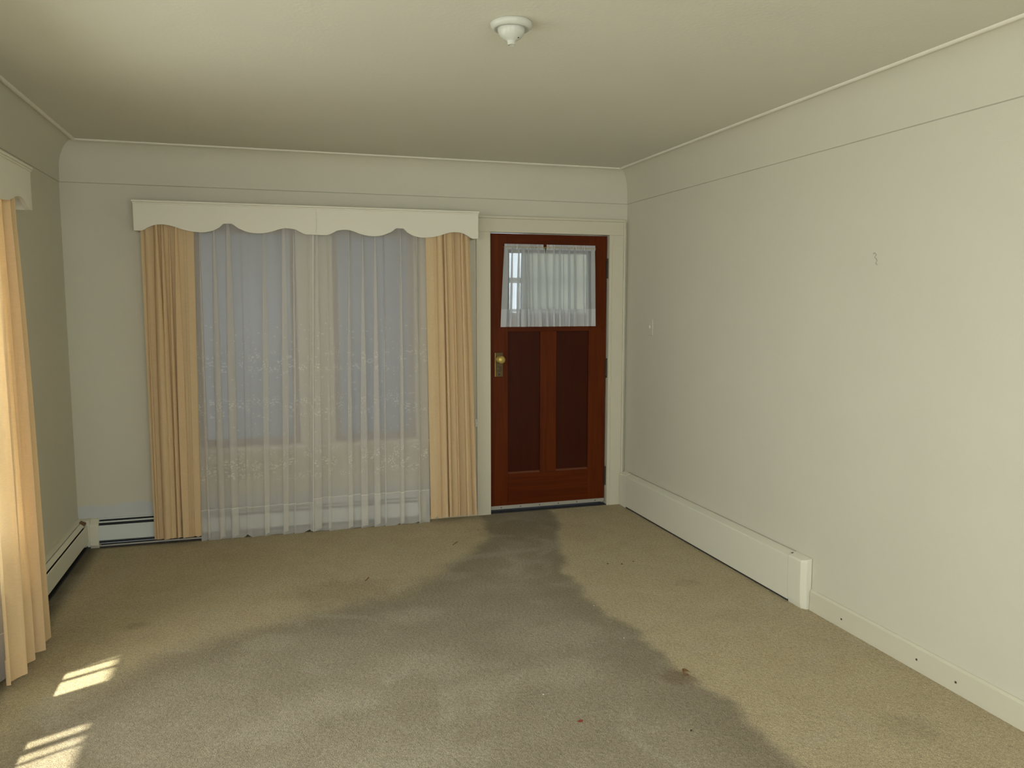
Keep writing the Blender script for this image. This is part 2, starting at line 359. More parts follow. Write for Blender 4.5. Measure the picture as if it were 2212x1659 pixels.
# plaster cove along each wall with a bead where it meets the ceiling
prof = [(0.0045, HP), (0.0045, 2.34)]
for k in range(1, 15):
    a = PI/2*k/14; prof.append((0.113-0.1085*math.cos(a), 2.345+0.172*math.sin(a)))
bead = [(0.113+0.013*math.cos(a), HC-0.0005+0.010*math.sin(a)) for a in [PI+PI*k/8 for k in range(9)]]
def run(axis, wallpos, sgn, a0, a1, pr_, b, cap=True):
    # mitred sweep: ends shortened by the profile's distance from the wall
    n = len(b.v); k = len(pr_)
    for end, s2 in ((a0, 1), (a1, -1)):
        for d, z in pr_:
            u = end+s2*d; w = wallpos+sgn*d
            b.v.append((u, w, z) if axis == 'x' else (w, u, z))
    if cap: b.f += [[n+i for i in range(k)][::-1], [n+k+i for i in range(k)]]
    b.f += [[n+i, n+(i+1) % k, n+k+(i+1) % k, n+k+i] for i in (range(k) if cap else range(k-1))]
for i, (ax, wp, sg, a0, a1) in enumerate([('x', 0, -1, XL, 0), ('y', 0, -1, YB, 0), ('y', XL, 1, YB, 0), ('x', YB, 1, XL, 0)]):
    b = MB(); run(ax, wp, sg, a0, a1, prof, b, False)
    o = b.build('trim_%d' % (i+1), M_wall, **ST)
    for p in o.data.polygons:
        p.use_smooth = True
    lip = MB(); run(ax, wp, sg, a0, a1, [(0.0, HP-0.0012), (0.0045, HP), (0.0045, HP+0.0001), (0.0, HP+0.0001)], lip); lip.build('plaster_edge', M_wall, o)
    cr_ = MB(); run(ax, wp, sg, a0, a1, [(-0.001, HP-0.0042), (0.0006, HP-0.0042), (0.0006, HP-0.001), (-0.001, HP-0.001)], cr_); cr_.build('hairline_crack', M_seam_gapshade, o)
    c = MB(); run(ax, wp, sg, a0, a1, bead, c)
    c.build('ceiling_bead', M_sill, o)  # paler paint puts the light the bead catches into its colour

# skirting
b = MB().box(-0.014, 0.0, YB, -2.236, 0, 0.098); b.prism([(0, 0.098), (-0.014, 0.098), (-0.006, 0.107), (0, 0.107)], lambda u, v, t: (u, t, v), YB, -2.236)
br = b.build('baseboard_right', M_trim, bevel=0.001, **ST)
nh = MB()
for y, z in ((-2.47, 0.045), (-2.93, 0.05), (-3.13, 0.045)):
    nh.box(-0.0155, -0.013, y-0.004, y+0.004, z-0.004, z+0.004)
nh.build('nail_hole', M_speck, br)
MB().box(-1.545, -1.168, -0.015, 0, 0, 0.035).build('baseboard_far', M_trim, bevel=0.002, **ST)

# door casing (head, two legs, back band) and jamb
cs = empty('trim_5', (-0.6, 0, 0), **ST)
MB().box(-1.170, DX0, -0.02, 0.0, 0, DZ).build('casing_leg', M_trim, cs, 0.002)
MB().box(-0.125, -0.036, -0.02, 0.0, 0, DZ).build('casing_leg', M_trim, cs, 0.002)
MB().box(-1.170, -0.036, -0.021, 0.0, DZ, 2.140).build('casing_head', M_trim, cs, 0.002)
MB().box(-1.176, -0.030, -0.030, 0.0, 2.140, 2.158).build('cap_moulding', M_trim, cs, 0.004)
MB().box(-0.036, -0.022, -0.030, 0.0, 0, 2.140).build('back_band', M_trim, cs, 0.004)
j = MB().box(DX0-0.02, DX0, -0.012, 0.15, 0, DZ+0.02); j.box(DX1+0.004, DX1+0.026, -0.012, 0.15, 0, DZ+0.02); j.box(DX0, DX1+0.004, -0.012, 0.15, DZ, DZ+0.02)
j.box(DX0, DX0+0.012, 0.064, 0.08, 0, DZ); j.box(DX1-0.008, DX1+0.004, 0.064, 0.08, 0, DZ)
j.build('jamb', M_trim, cs)
MB().box(DX0, DX1+0.004, -0.01, 0.15, -0.01, 0.006).build('threshold', M_dark, cs)

# ------------------------------------------------------------------ front door
dr = empty('door_1', (-0.6, 0.02, 0.02), kind='structure', label='red-brown varnished wooden door with a curtained window and two tall panels')
dx0, dx1, fy, by_ = -1.060, -0.154, 0.020, 0.062
MB().box(dx0, -0.925, fy, by_, 0.022, 2.038).build('stile', M_stile, dr, 0.002)
MB().box(-0.292, dx1, fy, by_, 0.022, 2.038).build('stile', M_stile, dr, 0.002)
MB().box(-0.676, -0.549, fy, by_, 0.285, 1.336).build('center_stile', M_stile, dr, 0.002)
MB().box(-0.925, -0.292, fy, by_, 1.915, 2.038).build('top_rail', M_rail, dr, 0.002)
MB().box(-0.925, -0.292, fy, by_, 1.336, 1.456).build('lock_rail', M_rail, dr, 0.002)
MB().box(-0.925, -0.292, fy, by_, 0.022, 0.285).build('bottom_rail', M_rail, dr, 0.002)
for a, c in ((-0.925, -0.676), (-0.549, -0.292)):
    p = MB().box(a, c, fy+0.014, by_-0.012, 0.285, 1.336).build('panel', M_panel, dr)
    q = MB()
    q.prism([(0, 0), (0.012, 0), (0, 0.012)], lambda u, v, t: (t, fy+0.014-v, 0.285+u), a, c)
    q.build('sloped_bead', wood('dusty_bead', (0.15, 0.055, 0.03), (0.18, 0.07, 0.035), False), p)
MB().box(-0.925, -0.292, fy+0.018, fy+0.022, 1.456, 1.915).build('glass_pane', M_glass, dr)
g = MB(); g.box(-0.925, -0.292, fy+0.008, fy+0.03, 1.456, 1.468); g.box(-0.925, -0.292, fy+0.008, fy+0.03, 1.903, 1.915)
g.box(-0.925, -0.913, fy+0.008, fy+0.03, 1.468, 1.903); g.box(-0.304, -0.292, fy+0.008, fy+0.03, 1.468, 1.903)
g.build('glazing_bead', M_rail, dr)
s = MB().box(dx0+0.004, dx1-0.002, fy-0.006, fy, 0.024, 0.050).build('door_sweep', M_alu, dr, 0.001)
for k in range(6): MB().lathe([(0, 0), (0.004, 0), (0.004, 0.002), (0, 0.002)], (dx0+0.08+k*0.15, fy-0.006, 0.037), (0, -1, 0), 10).build('screw', M_dark, s)
for zc in (1.800, 1.055, 0.225):
    h = MB(); h.tube([(dx1+0.004, fy-0.008, zc-0.062), (dx1+0.004, fy-0.008, zc+0.062)], 0.007, 10)
    for e in (-0.068, 0.068): h.lathe([(0, -0.007), (0.006, -0.005), (0.008, 0), (0.006, 0.005), (0, 0.007)], (dx1+0.004, fy-0.008, zc+e), (0, 0, 1), 10)
    h.box(dx1-0.004, dx1+0.004, fy-0.002, fy+0.03, zc-0.058, zc+0.058)
    h.build('hinge', M_hinge, dr)
# escutcheon, knob, key cylinder, thumb turn
es = MB().box(-1.024, -0.964, fy-0.005, fy, 1.010, 1.186).build('escutcheon', M_brassd, dr, 0.003)
MB().lathe([(0, 0), (0.026, 0), (0.026, 0.004), (0.017, 0.008), (0.012, 0.012), (0.011, 0.034), (0.016, 0.040), (0.026, 0.046), (0.030, 0.056), (0.027, 0.066), (0.018, 0.072), (0, 0.074)],
           (-0.993, fy-0.004, 1.137), (0, -1, 0), 32).build('door_knob', M_brass, es, smooth=True)
k = MB().lathe([(0, 0), (0.019, 0), (0.019, 0.005), (0.013, 0.008), (0, 0.008)], (-0.994, fy-0.005, 1.068), (0, -1, 0), 28)
k.build('key_cylinder', M_brassd, es)
MB().box(-0.9965, -0.9915, fy-0.0145, fy-0.012, 1.058, 1.078).build('key_slot', M_dark, es)
MB().lathe([(0, 0), (0.006, 0), (0.004, 0.003), (0, 0.003)], (-0.994, fy-0.005, 1.026), (0, -1, 0), 12).build('plate_screw', M_dark, es)
e2 = MB().box(-1.026, -1.022, fy-0.008, fy, 1.012, 1.184).build('plate_edge', M_brass, es)

# ------------------------------------------------------------------ windows
def window(name, axis, wallpos, sgn, a0, a1, z0, z1, mull, glass_off=0.08):
    """two fixed lights either side of a wide flat mullion; sgn points into the room"""
    w = empty(name, ((a0+a1)/2, wallpos, z0) if axis == 'x' else (wallpos, (a0+a1)/2, z0), **ST)
    def bx(mb, u0, u1, d0, d1, q0, q1):     # d = depth outward from the room face
        p, r_ = wallpos-sgn*d0, wallpos-sgn*d1
        p, r_ = min(p, r_), max(p, r_)
        return mb.box(u0, u1, p, r_, q0, q1) if axis == 'x' else mb.box(p, r_, u0, u1, q0, q1)
    bx(MB(), mull[0], mull[1], 0.0, 0.13, z0, z1).build('mullion', M_trim, w, 0.002)
    f = MB(); bx(f, a0, a0+0.025, 0.0, 0.15, z0, z1); bx(f, a1-0.025, a1, 0.0, 0.15, z0, z1); bx(f, a0, a1, 0.0, 0.15, z1-0.025, z1); bx(f, a0, a1, 0.0, 0.15, z0, z0+0.02)
    f.build('window_frame', M_trim, w, 0.002)
    for u0, u1 in ((a0+0.025, mull[0]), (mull[1], a1-0.025)):
        s = MB(); r_ = 0.04
        for q in ((u0, u0+r_, z0+0.02, z1-0.025), (u1-r_, u1, z0+0.02, z1-0.025), (u0+r_, u1-r_, z0+0.02, z0+0.02+r_), (u0+r_, u1-r_, z1-0.025-r_, z1-0.025)):
            bx(s, q[0], q[1], 0.06, 0.10, q[2], q[3])
        so = s.build('sash', M_sash, w, 0.003)
        bx(MB(), u0+r_, u1-r_, glass_off-0.002, glass_off+0.002, z0+0.02+r_, z1-0.025-r_).build('pane', M_glass, so)
    c = MB(); bx(c, a0-0.09, a0, -0.018, 0.0, z0-0.01, z1+0.09); bx(c, a1, a1+0.09, -0.018, 0.0, z0-0.01, z1+0.09); bx(c, a0, a1, -0.018, 0.0, z1, z1+0.09)
    c.build('window_casing', M_trim, w, 0.002)
    bx(MB(), a0-0.11, a1+0.11, -0.038, 0.02, z0-0.006, z0+0.016).build('window_sill', M_sill, w, 0.006)
    bx(MB(), a0-0.09, a1+0.09, -0.016, 0.0, z0-0.086, z0-0.006).build('apron', M_trim, w, 0.002)
    return w
window('window_1', 'x', 0.0, -1, WX0, WX1, WZ0, WZ1, (-2.40, -2.165))
window('window_2', 'y', XL, 1, L2[0], L2[1], WZ0, WZ1, (-2.60, -2.36))

# ------------------------------------------------------------------ porch beyond the far wall
wall('wall_porch', 'x', 1.85, 1.95, -4.4, 1.6, 2.7, [(-0.62, 1.1, 0.95, 2.15)], M_porch)
wall('wall_porch_end', 'y', 1.6, 1.7, 0.15, 1.95, 2.7, [], M_porch)
wall('wall_porch_left', 'y', -4.5, -4.4, 0.15, 1.95, 2.7, [(0.6, 1.4, 1.0, 2.0)], M_porch)  # unseen opening added to bring more light into the porch
MB().box(-4.4, 1.6, 0.15, 1.85, 2.5, 2.6).build('ceiling_porch', M_porch, **ST)
MB().box(-4.4, 1.6, 0.15, 1.85, -0.12, -0.06).build('floor_porch', M_porchf, **ST)
w3 = empty('window_3', (0.24, 1.85, 0.95), **ST)
f = MB()
for a, c in ((-0.62, -0.57), (1.05, 1.1), (-0.215, -0.155)): f.box(a, c, 1.86, 1.93, 0.95, 2.15)
for a, c in ((0.95, 1.02), (2.09, 2.15), (1.425, 1.447), (1.735, 1.785)): f.box(-0.62, 1.1, 1.862, 1.928, a, c)
f.build('window_frame', M_trim, w3)
MB().box(-0.57, 1.05, 1.894, 1.898, 1.02, 2.09).build('pane', M_glass, w3)
sh = MB().box(-0.17, 1.08, 1.835, 1.838, 1.10, 2.16).build('roller_shade', M_shade, w3)
# ground and overhanging eave outside the left window
gd = MB().box(-14, XL-0.15, -14, 6, -0.75, -0.6).build('ground', painted('outdoor_ground', (0.22, 0.22, 0.15), 0.9), **ST)
MB().box(XL-0.706, XL-0.15, -4.2, -0.2, 2.40, 2.48).build('eave', M_trim, **ST)
for yy, ww in ((-2.02, 0.010), (-2.085, 0.022), (-2.17, 0.008), (-2.255, 0.012), (-2.72, 0.012), (-2.80, 0.02), (-2.88, 0.008)):  # unseen bars added outside to stripe the sun patches
    MB().box(XL-0.24, XL-0.23, yy-ww, yy+ww, 0.5, 2.1).build('sun_stripe_bar', M_trim, bpy.data.objects['window_2'])

# ------------------------------------------------------------------ scalloped pelmets
def scallop(L, inv=None):
    """bottom profile, s along the board and height above its lowest line"""
    key = [(0, 0.0), (0.041, 0.0), (0.10, 0.030), (0.142, 0.040), (0.20, 0.036), (0.28, 0.012), (0.34, 0.001), (0.40, -0.001), (0.45, 0.010), (0.49, 0.030), (0.517, 0.055),
           (0.561, 0.056), (0.60, 0.030), (0.66, 0.006), (0.731, 0.0), (0.80, 0.012), (0.86, 0.032), (0.90, 0.037), (0.95, 0.030), (0.985, 0.012), (1.016, 0.0), (1.083, 0.0)]
    half = key
    full = [(s, h) for s, h in half] + [(2*1.0825-s, h) for s, h in reversed(half)]
    pts = [];
    for i in range(len(full)-1):
        p0 = full[max(i-1, 0)]; p1 = full[i]; p2 = full[i+1]; p3 = full[min(i+2, len(full)-1)]
        flat = abs(p1[1]-p2[1]) < 0.0011
        n = 1 if flat else 5
        for k in range(n):
            t = k/n
            if flat: pts.append(p1); continue
            f_ = lambda a, b, c, d: 0.5*((2*b)+(-a+c)*t+(2*a-5*b+4*c-d)*t*t+(-a+3*b-3*c+d)*t**3)
            pts.append((p1[0]+(p2[0]-p1[0])*t, f_(p0[1], p1[1], p2[1], p3[1])))
    pts.append(full[-1])
    return [(s*L/2.165, h) for s, h in pts]
def pelmet(axis, wallpos, sgn, a0, dirn, L, depth, zb, zt, **tags):
    """a0 = starting end, dirn = +1/-1 along the wall; sgn = into the room"""
    def mp(s, z, d):
        u = a0+dirn*s; w = wallpos+sgn*d
        return (u, w, z) if axis == 'x' else (w, u, z)
    root = empty('pelmet', mp(L/2, zb, 0), **tags)
    sc = scallop(L)
    # fascia built as a strip of quads so that the scalloped edge stays clean
    b = MB(); n = len(sc)
    for d in (depth-0.018, depth):
        b.v += [mp(s, zb+h, d) for s, h in sc] + [mp(s, zt, d) for s, h in sc]
    for i in range(n-1):
        b.f.append([i, i+1, n+i+1, n+i]); b.f.append([2*n+i, 3*n+i, 3*n+i+1, 2*n+i+1])
        b.f.append([i, 2*n+i, 2*n+i+1, i+1]); b.f.append([n+i, n+i+1, 3*n+i+1, 3*n+i])
    b.f.append([0, n, 3*n, 2*n]); b.f.append([n-1, 3*n-1, 4*n-1, 2*n-1])
    b.build('fascia', M_pelmet, root)
    def bx(mb, s0, s1, d0, d1, z0, z1):
        p, q = mp(s0, z0, d0), mp(s1, z1, d1); return mb.box(min(p[0], q[0]), max(p[0], q[0]), min(p[1], q[1]), max(p[1], q[1]), z0, z1)
    bx(MB(), 0.018, L-0.018, 0.0, depth-0.018, zt-0.02, zt).build('top_board', M_pelmet, root)
    for s0, s1 in ((0, 0.018), (L-0.018, L)): bx(MB(), s0, s1, 0.0, depth-0.018, zb, zt).build('return_board', M_pelmet, root)
    m = MB(); bx(m, -0.008, L+0.008, 0, depth+0.010, zt, zt+0.012); bx(m, -0.004, L+0.004, depth, depth+0.006, zt-0.010, zt)
    m.build('crown_lip', M_pelmet, root, 0.003)
    return root
pelmet('x', 0.0, -1, -3.350, 1, 2.158, 0.16, 1.983, 2.155, label='long cream wooden pelmet with a scalloped lower edge above the wide far window', category='pelmet')
pelmet('y', XL, 1, -1.25, -1, 2.5, 0.155, 1.975, 2.160, label='cream scalloped pelmet cut off by the left edge of the photo', category='pelmet')

# curtain rods under the pelmets
def rod(axis, wallpos, sgn, a0, a1, d, z, **tags):
    b = MB()
    P_ = lambda u, dd: (u, wallpos+sgn*dd, z) if axis == 'x' else (wallpos+sgn*dd, u, z)
    b.tube([P_(a0, 0.001), P_(a0, d*0.7), P_(a0+0.01*(1 if a1 > a0 else -1), d), P_(a1-0.01*(1 if a1 > a0 else -1), d), P_(a1, d*0.7), P_(a1, 0.001)], 0.008, 8)
    return b.build('curtain_rod', M_porc, None, **tags)
rod('x', 0, -1, -3.325, -1.215, 0.112, 2.085, label='white curtain rod hidden behind the far pelmet', category='curtain rod')
rod('y', XL, 1, -1.30, -3.72, 0.112, 2.085, label='white curtain rod behind the left pelmet', category='curtain rod')

# ------------------------------------------------------------------ cloth
def cloth_sheet(axis, wallpos, sgn, e0, e1, z0, z1, d, amp, nf, seed, res=(260, 46), flat=None, swing=0.3, pinch=0.5, hemvar=0.0, zc0=None, zc1=None, bias=1.0):
    """e0(t), e1(t): ends along the wall; t = 0 at the bottom, 1 at the top; d(t): distance from the wall"""
    rnd = random.Random(seed); ph = [rnd.uniform(0, 6.28) for _ in range(8)]
    mb = MB(); nu, nv = res; uvs = []
    zc0 = z0 if zc0 is None else zc0; zc1 = z1 if zc1 is None else zc1
    for j in range(nv+1):
        z = zc0+(zc1-zc0)*j/nv; t = (z-z0)/(z1-z0)
        for i in range(nu+1):
            s = i/nu
            warp = s+0.030*math.sin(2*PI*s*1.7+ph[0])+0.016*math.sin(2*PI*s*4.1+ph[1])+0.006*math.sin(2.1*t+ph[2]+s*5)*(1-t)
            phi = 2*PI*nf*warp+ph[3]
            A = amp*(0.75+0.35*math.sin(2*PI*s*2.3+ph[4]))*(1-pinch*t**3)*(1+0.12*math.sin(3*t+ph[5]))
            if flat: A *= flat(s)
            w = math.sin(phi); w = math.copysign(abs(w)**0.75, w)
            off = A*w + A*0.28*math.sin(2*phi*0.93+ph[6]+0.8*t) + A*0.35*t**4*math.sin(phi*2.0+ph[7])
            lat = (e1(t)-e0(t))
            sp = min(1, s/0.02, (1-s)/0.02)
            u = e0(t)+lat*s+swing*A*math.cos(phi)*sp*(1 if lat > 0 else -1)
            dd = d(t)+off
            zz = z
            if hemvar: zz += hemvar*math.sin(phi+0.6)*max(0, 1-t*8)
            p = wallpos+sgn*dd
            mb.v.append((u, p, zz) if axis == 'x' else (p, u, zz)); uvs.append((abs(lat)*s*1.9+seed*0.37, z))
    for j in range(nv):
        for i in range(nu):
            a = j*(nu+1)+i; mb.f.append([a, a+1, a+nu+2, a+nu+1])
    return mb, uvs
def put(mbuv, name, m, parent=None, **tags):
    mb, uvs = mbuv
    me = bpy.data.meshes.new(name); me.from_pydata(mb.v, [], mb.f); me.update(); me.materials.append(m)
    ul = me.uv_layers.new(name='UVMap'); vi = [0]*len(me.loops); me.loops.foreach_get('vertex_index', vi)
    fl_ = []
    for q in vi: fl_ += uvs[q]
    ul.data.foreach_set('uv', fl_)
    for p in me.polygons: p.use_smooth = True
    o = bpy.data.objects.new(name, me); C.objects.link(o)
    if parent is not None: o.parent = parent; o.matrix_parent_inverse = Matrix.Translation(parent.location).inverted()
    for k_, v in tags.items(): o[k_] = v
    return o
def lerp(a, b): return lambda t: a+(b-a)*t
c0 = lambda v: (lambda t: v)

# far drapes: gathered folds with a flatter leading edge
def flatL(s): return 1 if s < 0.76 else max(0.16, 1-(s-0.76)/0.06)
def flatR(s): return 1 if s > 0.30 else max(0.22, 1-(0.30-s)/0.06)
dl = empty('drape', (-3.18, -0.125, 0.04), label='peach pleated floor-length drape at the left end of the wide far window', category='curtain')
put(cloth_sheet('x', 0, -1, lerp(-3.322, -3.320), lerp(-3.040, -3.012), 0.045, 2.085, c0(0.123), 0.027, 6.6, 3, (460, 60), flatL, 1.25, 0.35, 0.006), 'drape_panel', M_drape, dl)
put(cloth_sheet('x', 0, -1, lerp(-3.322, -3.320), lerp(-3.040, -3.012), 0.045, 2.085, c0(0.1212), 0.027, 6.6, 3, (460, 6), flatL, 1.25, 0.35, 0.006, 0.045, 0.17), 'hem', M_drape, dl)
dr_ = empty('drape', (-1.38, -0.125, 0.04), label='peach pleated drape between the sheer curtains and the door casing', category='curtain')
put(cloth_sheet('x', 0, -1, lerp(-1.535, -1.553), lerp(-1.200, -1.247), 0.04, 2.085, c0(0.123), 0.027, 6.0, 11, (460, 60), flatR, 1.25, 0.35, 0.008), 'drape_panel', M_drape, dr_)
put(cloth_sheet('x', 0, -1, lerp(-1.535, -1.553), lerp(-1.200, -1.247), 0.04, 2.085, c0(0.1212), 0.027, 6.0, 11, (460, 6), flatR, 1.25, 0.35, 0.008, 0.04, 0.16), 'hem', M_drape, dr_)
# left wall drape, pushed out by the heater towards the floor
dw = empty('drape', (-3.62, -1.65, 0.03), label='sunlit peach drape hanging on the left wall at the edge of the photo', category='curtain')
put(cloth_sheet('y', XL, 1, lerp(-1.49, -1.385), lerp(-2.02, -1.80), 0.03, 2.085, lambda t: 0.180-0.058*min(1, t*1.1)+0.0, 0.032, 4.6, 21, (420, 60), None, 0.7, 0.6, 0.004), 'drape_panel', M_drape, dw)
put(cloth_sheet('y', XL, 1, lerp(-1.49, -1.385), lerp(-2.02, -1.80), 0.03, 2.085, lambda t: 0.1762-0.058*min(1, t*1.1), 0.032, 4.6, 21, (420, 6), None, 0.7, 0.6, 0.004, 0.03, 0.13), 'hem', M_drape, dw)

def sheer(axis, wallpos, sgn, a0, a1, d, seed, nf, hz, lead, **tags):
    mid = (a0(0)+a1(0))/2
    root = empty('sheer_curtain', (mid, wallpos+sgn*d, 0.01) if axis == 'x' else (wallpos+sgn*d, mid, 0.01), **tags)
    kw = dict(swing=2.0, pinch=0.4, hemvar=0.018)
    args = (axis, wallpos, sgn, a0, a1, 0.008, 2.085)
    put(cloth_sheet(*args, c0(d), 0.021, nf, seed, (420, 60), zc0=hz, **kw), 'sheer_panel', M_sheer, root)
    put(cloth_sheet(*args, c0(d), 0.021, nf, seed, (420, 10), zc1=hz, **kw), 'hem', M_hem, root)
    put(cloth_sheet(*args, c0(d+0.0012), 0.021, nf, seed, (420, 1), zc0=hz-0.002, zc1=hz+0.003, **kw), 'hem_stitching', M_seam, root)
    e = lead
    if e: put(cloth_sheet(axis, wallpos, sgn, lambda t: e(t)-0.0035, lambda t: e(t)+0.0035, 0.012, 2.085, c0(d+0.022), 0.001, 1, seed, (4, 40)), 'side_hem', M_seam, root)
    return root
sheer('x', 0, -1, lerp(-3.045, -3.035), lerp(-2.338, -2.288), 0.098, 5, 7.4, 0.205, lerp(-2.338, -2.289), label='sheer embroidered curtain panel on the left half of the far window', category='curtain')
sheer('x', 0, -1, lerp(-2.330, -2.284), lerp(-1.535, -1.545), 0.098, 14, 8.2, 0.235, None, label='sheer embroidered curtain panel on the right half of the far window', category='curtain')
sheer('y', XL, 1, lerp(-2.06, -2.0), lerp(-1.66, -1.62), 0.090, 8, 3.5, 0.2, None, label='white sheer curtain hem below the sunlit drape on the left wall', category='curtain')

# curtains on the door window
def cafe(a0, a1, seed, nf, **tags):
    root = empty('door_curtain', ((a0(0)+a1(0))/2, 0.0, 1.37), **tags)
    args = ('x', 0.02, -1, a0, a1, 1.372, 1.965)
    kw = dict(swing=2.1, pinch=0.3)
    put(cloth_sheet(*args, c0(0.026), 0.0125, nf, seed, (260, 30), zc0=1.487, zc1=1.938, **kw), 'voile_panel', M_cafe, root)
    put(cloth_sheet(*args, c0(0.026), 0.0125, nf, seed, (260, 8), zc1=1.487, **kw), 'hem', M_cafeh, root)
    put(cloth_sheet(*args, c0(0.0272), 0.0125, nf, seed, (260, 1), zc0=1.483, zc1=1.500, **kw), 'hem_stitching', M_cafeh, root)
    put(cloth_sheet('x', 0.02, -1, a0, a1, 1.372, 1.965, c0(0.027), 0.005, nf*3.2, seed+1, (260, 6), zc0=1.926, swing=0.2, pinch=0.0), 'rod_pocket', M_cafeh, root)
    return root
def bell(a, b, k=0.022): return lambda t: a+(b-a)*min(1, t*1.1)-k*math.sin(PI*min(1, max(0, t)))*0.0
cafe(lerp(-0.984, -0.958), lerp(-0.640, -0.664), 31, 7.6, label='left white voile curtain over the door window', category='curtain')
cafe(lerp(-0.632, -0.640), lerp(-0.249, -0.258), 40, 8.4, label='right white voile curtain over the door window', category='curtain')
b = MB().tube([(-0.962, 0.020, 1.944), (-0.962, -0.006, 1.944), (-0.255, -0.006, 1.944), (-0.255, 0.020, 1.944)], 0.0025, 8)
b.build('sash_rod', M_brass, None, label='thin brass rod carrying the voile curtains on the door', category='curtain rod')
# cord cleat on the door casing
cl = empty('cord_cleat', (-1.178, -0.03, 0.67), label='small white curtain cord pulley at the left edge of the door casing', category='cord cleat')
b = MB().box(-1.186, -1.172, -0.026, 0.0, 0.655, 0.715); b.build('bracket', M_cap, cl, 0.003)
MB().lathe([(0, 0), (0.012, 0), (0.009, 0.003), (0.012, 0.006), (0, 0.006)], (-1.182, -0.032, 0.683), (0.7, -0.7, 0), 16).build('pulley', M_cap, cl)
MB().tube([(-1.180, -0.036, 0.69), (-1.182, -0.04, 1.2), (-1.188, -0.06, 2.0)], 0.0012, 6).build('cord', M_cap, cl)

# ------------------------------------------------------------------ hot-water baseboard heaters
def heater(axis, wallpos, sgn, a0, a1, cap, H, open_, mt, mcap, **tags):
    root = empty('baseboard_heater', ((a0+a1)/2, wallpos, 0) if axis == 'x' else (wallpos, (a0+a1)/2, 0), **tags)
    mp = (lambda d, z, t: (t, wallpos+sgn*d, z)) if axis == 'x' else (lambda d, z, t: (wallpos+sgn*d, t, z))
    P = lambda pts, n, m_, s0=a0, s1=a1, bev=0: MB().prism(pts, mp, s0, s1).build(n, m_, root, bev)
    P([(0, 0.012), (0.003, 0.012), (0.003, H-0.006), (0.016, H-0.008), (0.016, H), (0, H)], 'back_plate', mt)
    if open_:
        P([(0.003, H-0.010), (0.018, H-0.014), (0.052, H-0.050), (0.050, 0.03), (0.003, 0.03)], 'fin_element', M_slot)
        P([(0.030, H-0.016), (0.037, H-0.020), (0.037, H-0.024), (0.030, H-0.020)], 'louver', mt)
        P([(0.056, H-0.036), (0.062, H-0.042), (0.065, 0.052), (0.060, 0.046), (0.061, 0.052), (0.058, H-0.044), (0.054, H-0.040)], 'front_cover', mt)
    else:
        P([(0.004, H-0.045), (0.050, H-0.055), (0.050, 0.03), (0.004, 0.03)], 'fin_element', M_dark)
        P([(0.014, H), (0.034, H-0.004), (0.034, H-0.008), (0.014, H-0.004)], 'top_plate', mt)
        P([(0.037, H-0.008), (0.058, H-0.026), (0.055, H-0.029), (0.035, H-0.011)], 'damper', mt)
        P([(0.060, H-0.036), (0.064, H-0.040), (0.066, 0.050), (0.062, 0.046), (0.061, 0.052), (0.059, H-0.044)], 'front_cover', mt)
    P([(0.046, 0.010), (0.062, 0.010), (0.062, 0.020), (0.058, 0.020), (0.058, 0.014), (0.046, 0.014)], 'bottom_rail', M_alu if open_ else M_dark)
    P([(0.0, 0.0), (0.052, 0.0), (0.052, 0.010), (0.0, 0.010)], 'base', M_dark)
    for s0, s1 in cap:
        pts = [(0, 0.0), (0.055, 0.0), (0.068, 0.022), (0.067, H-0.040), (0.058, H-0.026), (0.016, H+0.001), (0, H+0.001)]
        P(pts, 'end_cap', mcap, s0, s1, 0.002)
    return root
heater('x', 0, -1, -3.70, -1.60, [(-3.702, -3.652), (-1.61, -1.56)], 0.180, True, M_heat2, M_heat, label='white baseboard heater under the far window behind the curtains', category='heater')
heater('y', XL, 1, -6.0, -0.068, [(-6.05, -6.0)], 0.190, False, M_heat, M_heat, label='cream baseboard heater along the left wall beside the sunlit drape', category='heater')
hl = bpy.data.objects['baseboard_heater.001']
MB().prism([(0.030, 0.1845), (0.058, 0.170), (0.058, 0.160), (0.030, 0.172)], lambda d, z, t: (XL+d, t, z+0.004), -0.125, -0.070).build('open_slot_end', M_leaf, hl)
cb = MB().box(XL, -3.702, -0.066, 0.0, 0.012, 0.184); cb.build('heater_corner_cover', M_heat, None, 0.003, label='cream corner cover joining the two baseboard heaters at the left', category='heater cover')
# solid heater cover on the right wall
rc = empty('heater_cover', (0, -1.15, 0), label='long plain cream heater cover box on the right wall beside the door', category='heater cover')
mpR = lambda d, z, t: (-d, t, z)
pf = [(0.002, 0.012), (0.046, 0.012), (0.050, 0.240), (0.047, 0.2455), (0.002, 0.262)]
MB().prism(pf, mpR, -2.10, -0.135).build('cover_panel', M_heat, rc, 0.0015)
MB().prism([(0.002, 0.0), (0.044, 0.0), (0.049, 0.241), (0.046, 0.2465), (0.002, 0.263)], mpR, -0.132, -0.032).build('end_cap', M_heat, rc, 0.0015)
